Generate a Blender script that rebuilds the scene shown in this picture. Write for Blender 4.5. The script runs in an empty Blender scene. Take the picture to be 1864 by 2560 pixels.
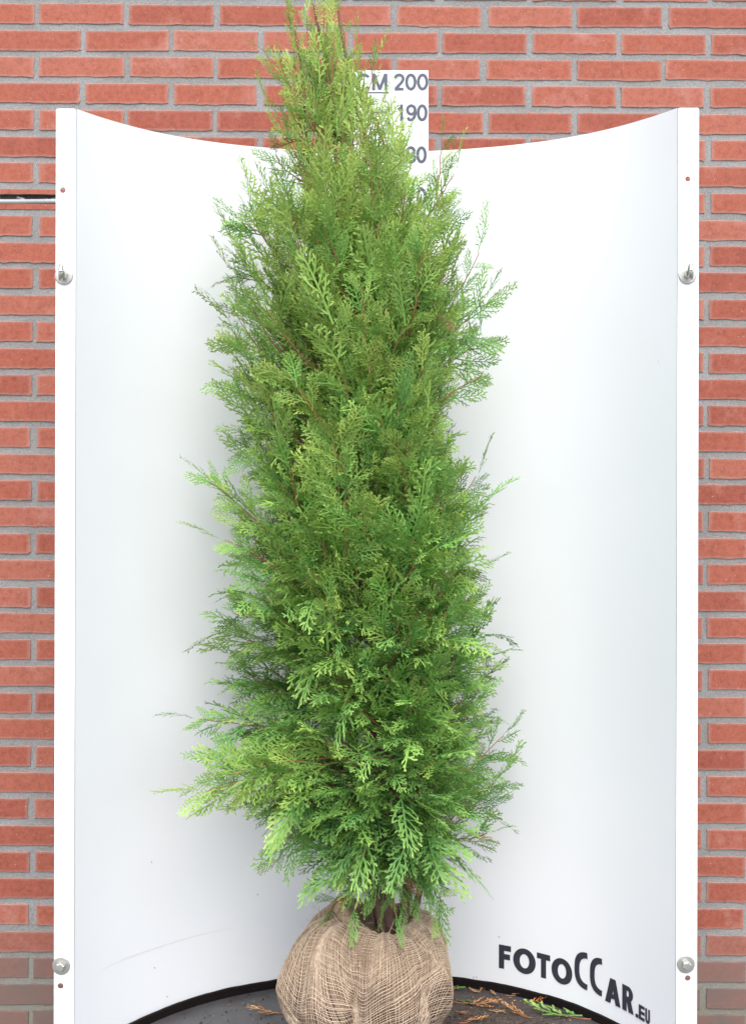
import bpy, bmesh, math, random
import numpy as np
from mathutils import Vector, Matrix

random.seed(7)
rng = np.random.default_rng(11)
R = math.radians
S = bpy.context.scene
COL = S.collection

# ------------------------------------------------------------------ camera, sky, sun, exposure
FPX, CX, HY, CZ = 3200.0, 932.0, 1075.0, 1.234          # focal length and horizon in photo pixels, eye height
cd = bpy.data.cameras.new('camera')
cam = bpy.data.objects.new('camera', cd); COL.objects.link(cam)
cam.location = (0, 0, CZ); cam.rotation_euler = (R(90), 0, 0)
cd.sensor_fit = 'VERTICAL'; cd.sensor_height = 24.0; cd.lens = 24.0 * FPX / 2560
cd.shift_y = -(1280 - HY) / 2560; cd.clip_end = 500; cd.clip_start = 0.05
S.camera = cam

W = bpy.data.worlds.new('World'); S.world = W; W.use_nodes = True
nt = W.node_tree; bg = nt.nodes['Background']
sky = nt.nodes.new('ShaderNodeTexSky'); sky.sky_type = 'NISHITA'; sky.sun_disc = False
SUN_EL, SUN_AZ = R(57), R(180 - 5)                       # behind the camera, a little to its right
sky.sun_elevation = SUN_EL; sky.sun_rotation = SUN_AZ
sky.air_density = 1.0; sky.dust_density = 1.5; sky.ozone_density = 1.0
hs = nt.nodes.new('ShaderNodeHueSaturation'); hs.inputs['Saturation'].default_value = 0.46
nt.links.new(sky.outputs[0], hs.inputs['Color']); nt.links.new(hs.outputs[0], bg.inputs[0])
bg.inputs[1].default_value = 0.15

sd = bpy.data.lights.new('sun', 'SUN'); sun = bpy.data.objects.new('sun', sd); COL.objects.link(sun)
sd.energy = 1.2; sd.angle = R(50); sd.color = (1, 0.985, 0.965)
sdir = Vector((math.sin(SUN_AZ) * math.cos(SUN_EL), math.cos(SUN_AZ) * math.cos(SUN_EL), math.sin(SUN_EL)))
sun.rotation_euler = sdir.to_track_quat('Z', 'Y').to_euler()
sun.location = (1, -3, 5)

S.view_settings.view_transform = 'Standard'; S.view_settings.look = 'None'
S.view_settings.exposure = 1.38; S.view_settings.gamma = 1
S.view_settings.use_curve_mapping = False
S.cycles.max_bounces = 6; S.cycles.diffuse_bounces = 4; S.cycles.transmission_bounces = 4
S.cycles.transparent_max_bounces = 4; S.cycles.use_denoising = True

def at(px, py, D):
    """photo pixel (1864 x 2560) at distance D -> point"""
    return Vector(((px - CX) / FPX * D, D, CZ - (py - HY) / FPX * D))
K = 1864 / 1651.0                                          # pixels of the 1651-wide view of the photo
def atd(px, py, D): return at(px * K, py * K, D)

# ------------------------------------------------------------------ helpers
def tag(o, label=None, cat=None, group=None, kind=None):
    if label: o['label'] = label
    if cat: o['category'] = cat
    if group: o['group'] = group
    if kind: o['kind'] = kind
    return o
def empty(name, loc, parent=None):
    o = bpy.data.objects.new(name, None); COL.objects.link(o); o.location = loc; o.empty_display_size = .05
    if parent: put(o, parent)
    return o
def put(o, parent):
    o.parent = parent
    o.matrix_parent_inverse = Matrix.Translation(-Vector(parent.location))
def link(name, me, mats, parent=None, smooth=False):
    o = bpy.data.objects.new(name, me); COL.objects.link(o)
    for m in (mats if isinstance(mats, (list, tuple)) else [mats]): me.materials.append(m)
    if smooth: me.shade_smooth()
    elif smooth is False: me.shade_flat()
    if parent: put(o, parent)
    return o
def np_mesh(name, V, F, attr=None, matidx=None):
    """mesh from arrays: V (n,3), F (m,4) quads or (m,3)"""
    V = np.asarray(V, np.float32); F = np.asarray(F, np.int32)
    me = bpy.data.meshes.new(name); n, k = F.shape
    me.vertices.add(len(V)); me.vertices.foreach_set('co', V.ravel())
    me.loops.add(n * k); me.loops.foreach_set('vertex_index', F.ravel())
    me.polygons.add(n); me.polygons.foreach_set('loop_start', np.arange(0, n * k, k, dtype=np.int32))
    if matidx is not None: me.polygons.foreach_set('material_index', np.asarray(matidx, np.int32))
    me.update(calc_edges=True)
    if attr is not None:
        for an, A in attr.items():
            a = me.color_attributes.new(an, 'FLOAT_COLOR', 'POINT')
            A4 = np.ones((len(V), 4), np.float32); A4[:, :A.shape[1]] = A
            a.data.foreach_set('color', A4.ravel())
    return me
class MB:
    """collects quads into one mesh"""
    def __init__(s): s.V = []; s.F = []; s.n = 0
    def add(s, V, F):
        V = np.asarray(V, float); F = np.asarray(F, int)
        s.V.append(V); s.F.append(F + s.n); s.n += len(V)
    def tube(s, P, r, k=6, cap=True):
        P = np.asarray(P, float); n = len(P); r = np.broadcast_to(np.asarray(r, float), (n,))
        T = np.gradient(P, axis=0); T /= np.linalg.norm(T, axis=1)[:, None] + 1e-12
        up = np.array([0, 0, 1.0]); 
        if abs(T[:, 2]).mean() > .8: up = np.array([0, 1.0, 0])
        A = np.cross(T, up); A /= np.linalg.norm(A, axis=1)[:, None] + 1e-12
        B = np.cross(T, A)
        a = np.arange(k) * 2 * math.pi / k
        V = P[:, None] + r[:, None, None] * (np.cos(a)[None, :, None] * A[:, None] + np.sin(a)[None, :, None] * B[:, None])
        i = np.arange(n - 1)[:, None] * k; j = np.arange(k)[None]; j2 = (j + 1) % k
        F = np.stack([i + j, i + j2, i + k + j2, i + k + j], -1).reshape(-1, 4)
        s.add(V.reshape(-1, 3), F)
        if cap:
            for e in (0, n - 1):
                c = V[e]; m = c.mean(0)[None]
                idx = np.arange(k)
                s.add(np.vstack([c, m]), np.stack([idx, (idx + 1) % k, np.full(k, k), np.full(k, k)], 1)[:, :4])
    def grid(s, V):
        n, m, _ = V.shape
        i = np.arange(n - 1)[:, None] * m; j = np.arange(m - 1)[None]
        F = np.stack([i + j, i + j + 1, i + m + j + 1, i + m + j], -1).reshape(-1, 4)
        s.add(V.reshape(-1, 3), F)
    def build(s, name, mat, parent=None, smooth=False, attr=None):
        V = np.vstack(s.V); F = np.vstack(s.F)
        me = np_mesh(name, V, F, attr)
        if np.any(F[:, 2] == F[:, 3]): me.validate()
        return link(name, me, mat, parent, smooth)
def bm_obj(name, bm, mat, parent=None, smooth=False):
    me = bpy.data.meshes.new(name); bm.to_mesh(me); bm.free()
    return link(name, me, mat, parent, smooth)
def noise1(x, seed, amp=1.0, oct=3):
    """smooth pseudo noise of an array"""
    r = np.random.default_rng(seed); y = np.zeros_like(x, float)
    for o in range(oct):
        f = 2.0 ** o; y += np.sin(x * f * (1 + .37 * r.random()) + r.random() * 6.28) / f
        y += np.sin(x * f * (1.7 + .5 * r.random()) + r.random() * 6.28) / f
    return amp * y / 3

# ------------------------------------------------------------------ materials
def mat(name):
    m = bpy.data.materials.new(name); m.use_nodes = True
    return m, m.node_tree.nodes, m.node_tree.links, m.node_tree.nodes['Principled BSDF']
def N(nodes, t, **kw):
    n = nodes.new(t)
    for k, v in kw.items():
        if k in n.inputs.keys(): n.inputs[k].default_value = v
        else: setattr(n, k, v)
    return n
def plain(name, col, rough=.6, metal=0, noise=0, nscale=30, bump=0, bscale=200, spec=.5):
    m, n, l, b = mat(name)
    b.inputs['Base Color'].default_value = (*col, 1); b.inputs['Roughness'].default_value = rough
    b.inputs['Metallic'].default_value = metal; b.inputs['Specular IOR Level'].default_value = spec
    tc = n.new('ShaderNodeTexCoord')
    if noise:
        t = N(n, 'ShaderNodeTexNoise', Scale=nscale, Detail=6.0); l.new(tc.outputs['Object'], t.inputs['Vector'])
        mx = N(n, 'ShaderNodeMix', data_type='RGBA', blend_type='MIX')
        mx.inputs[6].default_value = (*[c * (1 - noise) for c in col], 1); mx.inputs[7].default_value = (*[min(1, c * (1 + noise)) for c in col], 1)
        l.new(t.outputs['Fac'], mx.inputs[0]); l.new(mx.outputs[2], b.inputs['Base Color'])
    if bump:
        t = N(n, 'ShaderNodeTexNoise', Scale=bscale, Detail=5.0); l.new(tc.outputs['Object'], t.inputs['Vector'])
        bp = N(n, 'ShaderNodeBump', Strength=bump, Distance=.002); l.new(t.outputs['Fac'], bp.inputs['Height']); l.new(bp.outputs[0], b.inputs['Normal'])
    return m
def ramp(nodes, pts):
    r = nodes.new('ShaderNodeValToRGB'); e = r.color_ramp.elements
    while len(e) < len(pts): e.new(.5)
    for k, (p, c) in enumerate(pts): e[k].position = p; e[k].color = (*c, 1) if len(c) == 3 else c
    return r
def mixc(n, l, fac, a, b, mode='MIX'):
    x = N(n, 'ShaderNodeMix', data_type='RGBA', blend_type=mode)
    for sock, v in ((0, fac), (6, a), (7, b)):
        if isinstance(v, (int, float)): x.inputs[sock].default_value = v
        elif isinstance(v, tuple): x.inputs[sock].default_value = (*v, 1)
        else: l.new(v, x.inputs[sock])
    return x.outputs[2]
def math_(n, l, op, a, b=None, clamp=False):
    x = N(n, 'ShaderNodeMath', operation=op); x.use_clamp = clamp
    for k, v in enumerate((a, b)):
        if v is None: continue
        if isinstance(v, (int, float)): x.inputs[k].default_value = v
        else: l.new(v, x.inputs[k])
    return x.outputs[0]

def brick_mat():
    m, n, l, b = mat('red_brick')
    tc = n.new('ShaderNodeTexCoord'); at_ = N(n, 'ShaderNodeAttribute', attribute_name='brick')
    sep = n.new('ShaderNodeSeparateColor'); l.new(at_.outputs['Color'], sep.inputs[0])
    base = ramp(n, [(0, (.255, .062, .039)), (.35, (.295, .078, .047)), (.7, (.325, .090, .054)), (1, (.345, .116, .077))]); l.new(sep.outputs[0], base.inputs[0])
    t1 = N(n, 'ShaderNodeTexNoise', Scale=420.0, Detail=4.0); l.new(tc.outputs['Object'], t1.inputs['Vector'])
    t2 = N(n, 'ShaderNodeTexNoise', Scale=22.0, Detail=5.0); l.new(tc.outputs['Object'], t2.inputs['Vector'])
    c = mixc(n, l, math_(n, l, 'MULTIPLY', t2.outputs['Fac'], .5), base.outputs[0], (.37, .118, .078))
    g = ramp(n, [(.3, (.8, .8, .8)), (.7, (1.15, 1.15, 1.15))]); l.new(t1.outputs['Fac'], g.inputs[0])
    c = mixc(n, l, 1.0, c, g.outputs[0], 'MULTIPLY')
    t6 = N(n, 'ShaderNodeTexNoise', Scale=85.0, Detail=7.0, Roughness=.8); l.new(tc.outputs['Object'], t6.inputs['Vector'])
    g6 = ramp(n, [(.34, (.72, .70, .70)), (.5, (1, 1, 1)), (.68, (1.14, 1.18, 1.22))]); l.new(t6.outputs['Fac'], g6.inputs[0])
    c = mixc(n, l, 1.0, c, g6.outputs[0], 'MULTIPLY')
    # lime bloom along the arrises and here and there on the face
    t3 = N(n, 'ShaderNodeTexNoise', Scale=150.0, Detail=6.0, Roughness=.7); l.new(tc.outputs['Object'], t3.inputs['Vector'])
    ed = math_(n, l, 'MULTIPLY', sep.outputs[1], math_(n, l, 'MULTIPLY', t3.outputs['Fac'], 1.25), True)
    c = mixc(n, l, math_(n, l, 'MULTIPLY', ed, .95), c, (.46, .31, .26))
    t4 = N(n, 'ShaderNodeTexNoise', Scale=9.0, Detail=8.0, Roughness=.75); l.new(tc.outputs['Object'], t4.inputs['Vector'])
    bl = ramp(n, [(.55, (0, 0, 0)), (.75, (1, 1, 1))]); l.new(t4.outputs['Fac'], bl.inputs[0])
    c = mixc(n, l, math_(n, l, 'MULTIPLY', bl.outputs[0], .45), c, (.50, .30, .26))
    v = N(n, 'ShaderNodeTexVoronoi', Scale=55.0); l.new(tc.outputs['Object'], v.inputs['Vector'])
    sp = ramp(n, [(.035, (1, 1, 1)), (.06, (0, 0, 0))]); l.new(v.outputs['Distance'], sp.inputs[0])
    c = mixc(n, l, math_(n, l, 'MULTIPLY', sp.outputs[0], .8), c, (.62, .56, .52))
    # splash-zone grime on the lowest courses (third channel)
    t5 = N(n, 'ShaderNodeTexNoise', Scale=14.0, Detail=6.0); l.new(tc.outputs['Object'], t5.inputs['Vector'])
    gr = math_(n, l, 'MULTIPLY', sep.outputs[2], math_(n, l, 'ADD', .55, math_(n, l, 'MULTIPLY', t5.outputs['Fac'], .7)), True)
    c = mixc(n, l, gr, c, (.155, .115, .098))
    l.new(c, b.inputs['Base Color']); b.inputs['Roughness'].default_value = .85; b.inputs['Specular IOR Level'].default_value = .25
    bp = N(n, 'ShaderNodeBump', Strength=.35, Distance=.0015); l.new(t1.outputs['Fac'], bp.inputs['Height']); l.new(bp.outputs[0], b.inputs['Normal'])
    return m
def mortar_mat():
    m, n, l, b = mat('grey_mortar')
    tc = n.new('ShaderNodeTexCoord')
    t1 = N(n, 'ShaderNodeTexNoise', Scale=190.0, Detail=6.0, Roughness=.75); l.new(tc.outputs['Object'], t1.inputs['Vector'])
    t2 = N(n, 'ShaderNodeTexNoise', Scale=7.0, Detail=5.0); l.new(tc.outputs['Object'], t2.inputs['Vector'])
    r1 = ramp(n, [(.28, (.185, .178, .172)), (.72, (.345, .335, .322))]); l.new(t1.outputs['Fac'], r1.inputs[0])
    r2 = ramp(n, [(.3, (.85, .84, .82)), (.7, (1.05, 1.05, 1.06))]); l.new(t2.outputs['Fac'], r2.inputs[0])
    c = mixc(n, l, 1.0, r1.outputs[0], r2.outputs[0], 'MULTIPLY')
    sx = n.new('ShaderNodeSeparateXYZ'); l.new(tc.outputs['Object'], sx.inputs[0])
    z = math_(n, l, 'ADD', sx.outputs[2], math_(n, l, 'MULTIPLY', t2.outputs['Fac'], .12))
    mr = N(n, 'ShaderNodeMapRange'); mr.inputs[1].default_value = .08; mr.inputs[2].default_value = -.16; l.new(z, mr.inputs[0])
    c = mixc(n, l, math_(n, l, 'MULTIPLY', mr.outputs[0], .75), c, (.20, .185, .13))
    l.new(c, b.inputs['Base Color']); b.inputs['Roughness'].default_value = .95; b.inputs['Specular IOR Level'].default_value = .2
    bp = N(n, 'ShaderNodeBump', Strength=.6, Distance=.003); l.new(t1.outputs['Fac'], bp.inputs['Height']); l.new(bp.outputs[0], b.inputs['Normal'])
    return m
def panel_mat():
    m, n, l, b = mat('white_sheet')
    tc = n.new('ShaderNodeTexCoord')
    t = N(n, 'ShaderNodeTexNoise', Scale=3.0, Detail=5.0); l.new(tc.outputs['Object'], t.inputs['Vector'])
    r = ramp(n, [(.3, (.765, .77, .775)), (.7, (.79, .792, .797))]); l.new(t.outputs['Fac'], r.inputs[0])
    v = N(n, 'ShaderNodeTexVoronoi', Scale=9.0, Randomness=1.0); l.new(tc.outputs['Object'], v.inputs['Vector'])
    sp = ramp(n, [(.012, (1, 1, 1)), (.02, (0, 0, 0))]); l.new(v.outputs['Distance'], sp.inputs[0])
    c = mixc(n, l, math_(n, l, 'MULTIPLY', sp.outputs[0], .55), r.outputs[0], (.3, .27, .24))
    l.new(c, b.inputs['Base Color']); b.inputs['Roughness'].default_value = .42
    return m
def leaf_mat(name, stops, tip, trans=.35):
    m, n, l, b = mat(name)
    a = N(n, 'ShaderNodeAttribute', attribute_name='tone'); sep = n.new('ShaderNodeSeparateColor'); l.new(a.outputs['Color'], sep.inputs[0])
    r = ramp(n, stops); l.new(sep.outputs[0], r.inputs[0])
    c = mixc(n, l, math_(n, l, 'MULTIPLY', sep.outputs[1], .75), r.outputs[0], tip)
    br = n.new('ShaderNodeHueSaturation'); l.new(c, br.inputs['Color']); l.new(math_(n, l, 'ADD', .68, math_(n, l, 'MULTIPLY', sep.outputs[2], .68)), br.inputs['Value'])
    l.new(br.outputs[0], b.inputs['Base Color']); b.inputs['Roughness'].default_value = .55; b.inputs['Specular IOR Level'].default_value = .35
    tr = n.new('ShaderNodeBsdfTranslucent'); l.new(br.outputs[0], tr.inputs[0])
    mx = n.new('ShaderNodeMixShader'); mx.inputs[0].default_value = trans
    l.new(b.outputs[0], mx.inputs[1]); l.new(tr.outputs[0], mx.inputs[2]); l.new(mx.outputs[0], n['Material Output'].inputs[0])
    return m
M_brick = brick_mat(); M_mortar = mortar_mat(); M_panel = panel_mat()
M_flange = plain('white_flange', (.82, .825, .835), .4, noise=.02, nscale=6)
M_steel = plain('galvanised_steel', (.52, .51, .47), .5, 1.0, noise=.12, nscale=60, bump=.1)
M_black = plain('black_rubber', (.022, .018, .017), .5, noise=.3, nscale=40, bump=.3)
M_ink = plain('dark_slate_ink', (.028, .03, .042), .5, noise=.1, nscale=80)
M_ink2 = plain('faded_ink', (.075, .078, .11), .5, noise=.12, nscale=80)
M_bark = plain('brown_bark', (.14, .085, .06), .9, noise=.45, nscale=90, bump=.8, bscale=120)
M_twig = plain('red_twig', (.30, .115, .06), .7, noise=.35, nscale=60, bump=.4)
M_leaf = leaf_mat('scale_leaves', [(0, (.068, .210, .058)), (.45, (.122, .305, .055)), (1, (.300, .390, .075))], (.41, .53, .12), .17)
M_dry = leaf_mat('dried_leaves', [(0, (.34, .13, .05)), (.5, (.50, .23, .075)), (1, (.58, .36, .17))], (.56, .29, .11), .2)

# ------------------------------------------------------------------ ground
me = np_mesh('ground', [(-60, -60, -.32), (60, -60, -.32), (60, 60, -.32), (-60, 60, -.32)], [(0, 1, 2, 3)])
tag(link('ground', me, plain('pavement', (.15, .146, .14), .9, noise=.3, nscale=4, bump=.4, bscale=60)), kind='structure')

# ------------------------------------------------------------------ brick wall
WD = 3.10                                                  # wall face distance
def brick_wall():
    root = empty('brick_wall', (0, WD, -.32))
    tag(root, 'red brick wall with wide grey mortar joints behind the white backdrop', 'wall')
    rot = .0062                                            # courses run slightly downhill to the right
    p0 = atd(0, 499.5, WD); CH = 58.65 * K / FPX * WD; CL = 198 * K / FPX * WD
    bh, jw = CH * .755, 12.5 * K / FPX * WD
    xB = atd(80, 0, WD).x                                  # a head joint of the B courses
    Vs, Fs, As = [], [], []; n0 = 0
    nx, nz = 15, 7
    u = np.linspace(0, 1, nx)[:, None] * np.ones((1, nz)); v = np.linspace(0, 1, nz)[None] * np.ones((nx, 1))
    # square the grid towards its border so the edge rounding stays narrow
    ue = np.concatenate([[0, .006], np.linspace(.05, .95, nx - 4), [.994, 1]]); ve = np.array([0, .025, .13, .5, .87, .975, 1])
    u = ue[:, None] * np.ones((1, nz)); v = ve[None] * np.ones((nx, 1))
    bi = np.zeros((nx, nz), bool); bi[[0, -1]] = True; bi[:, [0, -1]] = True
    per = [(i, 0) for i in range(nx)] + [(nx - 1, j) for j in range(1, nz)] + [(i, nz - 1) for i in range(nx - 2, -1, -1)] + [(0, j) for j in range(nz - 2, 0, -1)]
    pid = np.array([i * nz + j for i, j in per]); npz = len(pid)
    gi = np.arange(nx - 1)[:, None] * nz + np.arange(nz - 1)[None]
    gF = np.stack([gi, gi + nz, gi + nz + 1, gi + 1], -1).reshape(-1, 4)
    k_ = np.arange(npz); k2 = (k_ + 1) % npz
    sF = np.stack([pid[k2], pid[k_], nx * nz + k_, nx * nz + k2], -1)
    bF = np.vstack([gF, sF])
    def brick(x0, x1, z0, z1, grime, tone=None):
        nonlocal n0
        w, h = x1 - x0, z1 - z0
        X = x0 + u * w; Z = z0 + v * h
        ja = .0011
        X = X + np.where(bi, rng.normal(0, ja * .7, X.shape), 0); Z = Z + np.where(bi, rng.normal(0, ja * .75, Z.shape), 0)
        Z = Z + (rng.normal(0, .0008) + rng.normal(0, .0011) * (u - .5))
        rc = rng.uniform(.0006, .0026, 4); c = 0
        for i, sx in ((0, 1), (-1, -1)):
            for j, sz in ((0, 1), (-1, -1)):
                X[i, j] += sx * rc[c]; Z[i, j] += sz * rc[c] * .8; c += 1
        Y = np.where(bi, -.0019, -.0024) + rng.normal(0, .00035)
        V = np.stack([X, Y, Z], -1).reshape(-1, 3)
        back = V[pid].copy(); back[:, 1] = .012
        V = np.vstack([V, back])
        A = np.zeros((len(V), 3)); A[:, 0] = rng.random() if tone is None else tone
        e = bi.astype(float); e[1:-1, :][:, 1:-1] = .45; e[2:-2, 2:-2] = .03; A[:nx * nz, 1] = e.ravel(); A[nx * nz:, 1] = 1; A[:, 2] = grime
        Vs.append(V); Fs.append(bF + n0); As.append(A); n0 += len(V)
    slot = None
    for k in range(-18, 36):                               # course 0 starts 478 px down the photo; +k is lower
        zc = p0.z - k * CH
        B = (k % 2 == 0)
        gr = 0 if k < 27 else {27: .3, 28: .85, 29: 1.0}.get(k, 1.0)
        xs = xB if B else xB + CL * .5
        for i in range(-9, 10):
            j0, j1 = rng.normal(0, .0018), rng.normal(0, .0018)
            x0 = xs + i * CL + jw / 2 + j0; x1 = xs + (i + 1) * CL - jw / 2 + j1
            if k == -1 and i <= 0 and x0 < -.55:           # chased course: two thin slips of brick above and below the conduit
                za, zb = zc + bh / 2, zc - bh / 2
                brick(x0, x1, za - bh * .245, za, gr, .75); brick(x0, x1, zb, zb + bh * .285, gr, .6)
                slot = (zc, bh, x1)
            else:
                brick(x0, x1, zc - bh / 2, zc + bh / 2, gr)
    V = np.vstack(Vs); F = np.vstack(Fs); A = np.vstack(As)
    V[:, 2] += -rot * (V[:, 0] - p0.x); V[:, 0] += rot * (V[:, 2] - p0.z); V[:, 1] += WD
    link('bricks', np_mesh('bricks', V, F, {'brick': A}), M_brick, root)
    # mortar bed, a real sheet with slightly wavy pointing, open where the chase is
    xs = np.linspace(-2.05, 2.05, 520); zc, bh_, sx1 = slot
    zz = np.sort(np.concatenate([np.linspace(-.9, 2.85, 330), [zc + bh / 2 - bh * .245, zc - bh / 2 + bh * .285]]))
    XX, ZZ = np.meshgrid(xs, zz, indexing='ij')
    YY = np.maximum(-.0009, .0003 + noise1(XX * 31 + ZZ * 9, 3, .0005) + noise1(ZZ * 47 - XX * 13, 5, .0005) + rng.normal(0, .00022, XX.shape))
    ins = (ZZ > zc - bh / 2 + bh * .27) & (ZZ < zc + bh / 2 - bh * .23) & (XX < sx1)
    YY = np.where(ins, .03, YY)
    G = np.stack([XX + rot * (ZZ - p0.z), YY + WD, ZZ - rot * (XX - p0.x)], -1)
    mb = MB(); mb.grid(G); mb.build('mortar', M_mortar, root)
    mb = MB(); mb.add([(-2.1, WD + .05, -.9), (2.1, WD + .05, -.9), (2.1, WD + .05, 2.9), (-2.1, WD + .05, 2.9),
                       (-2.1, WD + .25, -.9), (2.1, WD + .25, -.9), (2.1, WD + .25, 2.9), (-2.1, WD + .25, 2.9)],
                      [(0, 1, 2, 3), (5, 4, 7, 6), (4, 0, 3, 7), (1, 5, 6, 2), (3, 2, 6, 7), (4, 5, 1, 0)])
    mb.build('wall_core', M_mortar, root)
    # conduit lying in the chase
    pr = 6.2 / FPX * WD
    zcond = at(0, 503.2, WD).z
    P = [(x, WD + .001 + .001 * math.sin(x * 7), zcond - rot * (x - p0.x) + .0008 * math.sin(x * 23)) for x in np.linspace(-2.0, sx1 - .01, 60)]
    mb = MB(); mb.tube(P, pr, 12)
    o = mb.build('conduit_pipe', plain('grey_plastic', (.33, .34, .33), .5, noise=.25, nscale=25, bump=.15), None, True)
    tag(o, 'grey conduit pipe lying in a slot cut through one course of bricks', 'pipe')
    # crumbs of white filler above the conduit
    mb = MB()
    for x in np.concatenate([rng.uniform(-1.0, -.72, 22), rng.uniform(-1.9, -1.0, 40)]):
        z = zcond - rot * (x - p0.x) + pr + rng.uniform(-.001, .004); a = np.linspace(0, 1, 5)
        w = rng.uniform(.006, .014)
        P = np.stack([x + w * (a - .5), np.full(5, WD + .012) + rng.normal(0, .002, 5), z + rng.normal(0, .001, 5)], 1)
        mb.tube(P, rng.uniform(.002, .0045) * np.array([.3, 1, 1.1, .9, .3]), 6)
    mb.build('filler', plain('white_filler', (.38, .38, .41), .9, noise=.3, bump=.5), root, True)
    return root
brick_wall()

# ------------------------------------------------------------------ curved photo backdrop
PB, XC = 2.91, .004                                        # distance of its back, middle of its curve
XL, XR = -.584, .595
def curve_y(x):
    q = np.asarray(x) - XC
    return PB - (.74 * q ** 2 + .1 * q ** 4 + 3.0 * q ** 6)
xs_ = np.linspace(XL, XR, 2000); ys_ = curve_y(xs_)
arc_ = np.concatenate([[0], np.cumsum(np.hypot(np.diff(xs_), np.diff(ys_)))])
def shear(V):
    V = np.array(V, float); V[..., 0] += .0024 * (V[..., 2] - 1.2); return V
ZT = 1.866; ZB = -.03
def on_panel(s, z, off):
    """arc length s, height z, off metres in front of the sheet"""
    s = np.asarray(s, float); x = np.interp(s, arc_, xs_); y = np.interp(s, arc_, ys_)
    tx = np.gradient(xs_, arc_); ty = np.gradient(ys_, arc_)
    a = np.interp(s, arc_, tx); b = np.interp(s, arc_, ty)
    return np.stack([x + b * off, y - a * off, np.broadcast_to(z, s.shape)], -1)
def pix_to_arc(px):
    D = ys_; X = (px - CX) / FPX * D
    return float(np.interp(0, xs_ - X, arc_))

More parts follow.
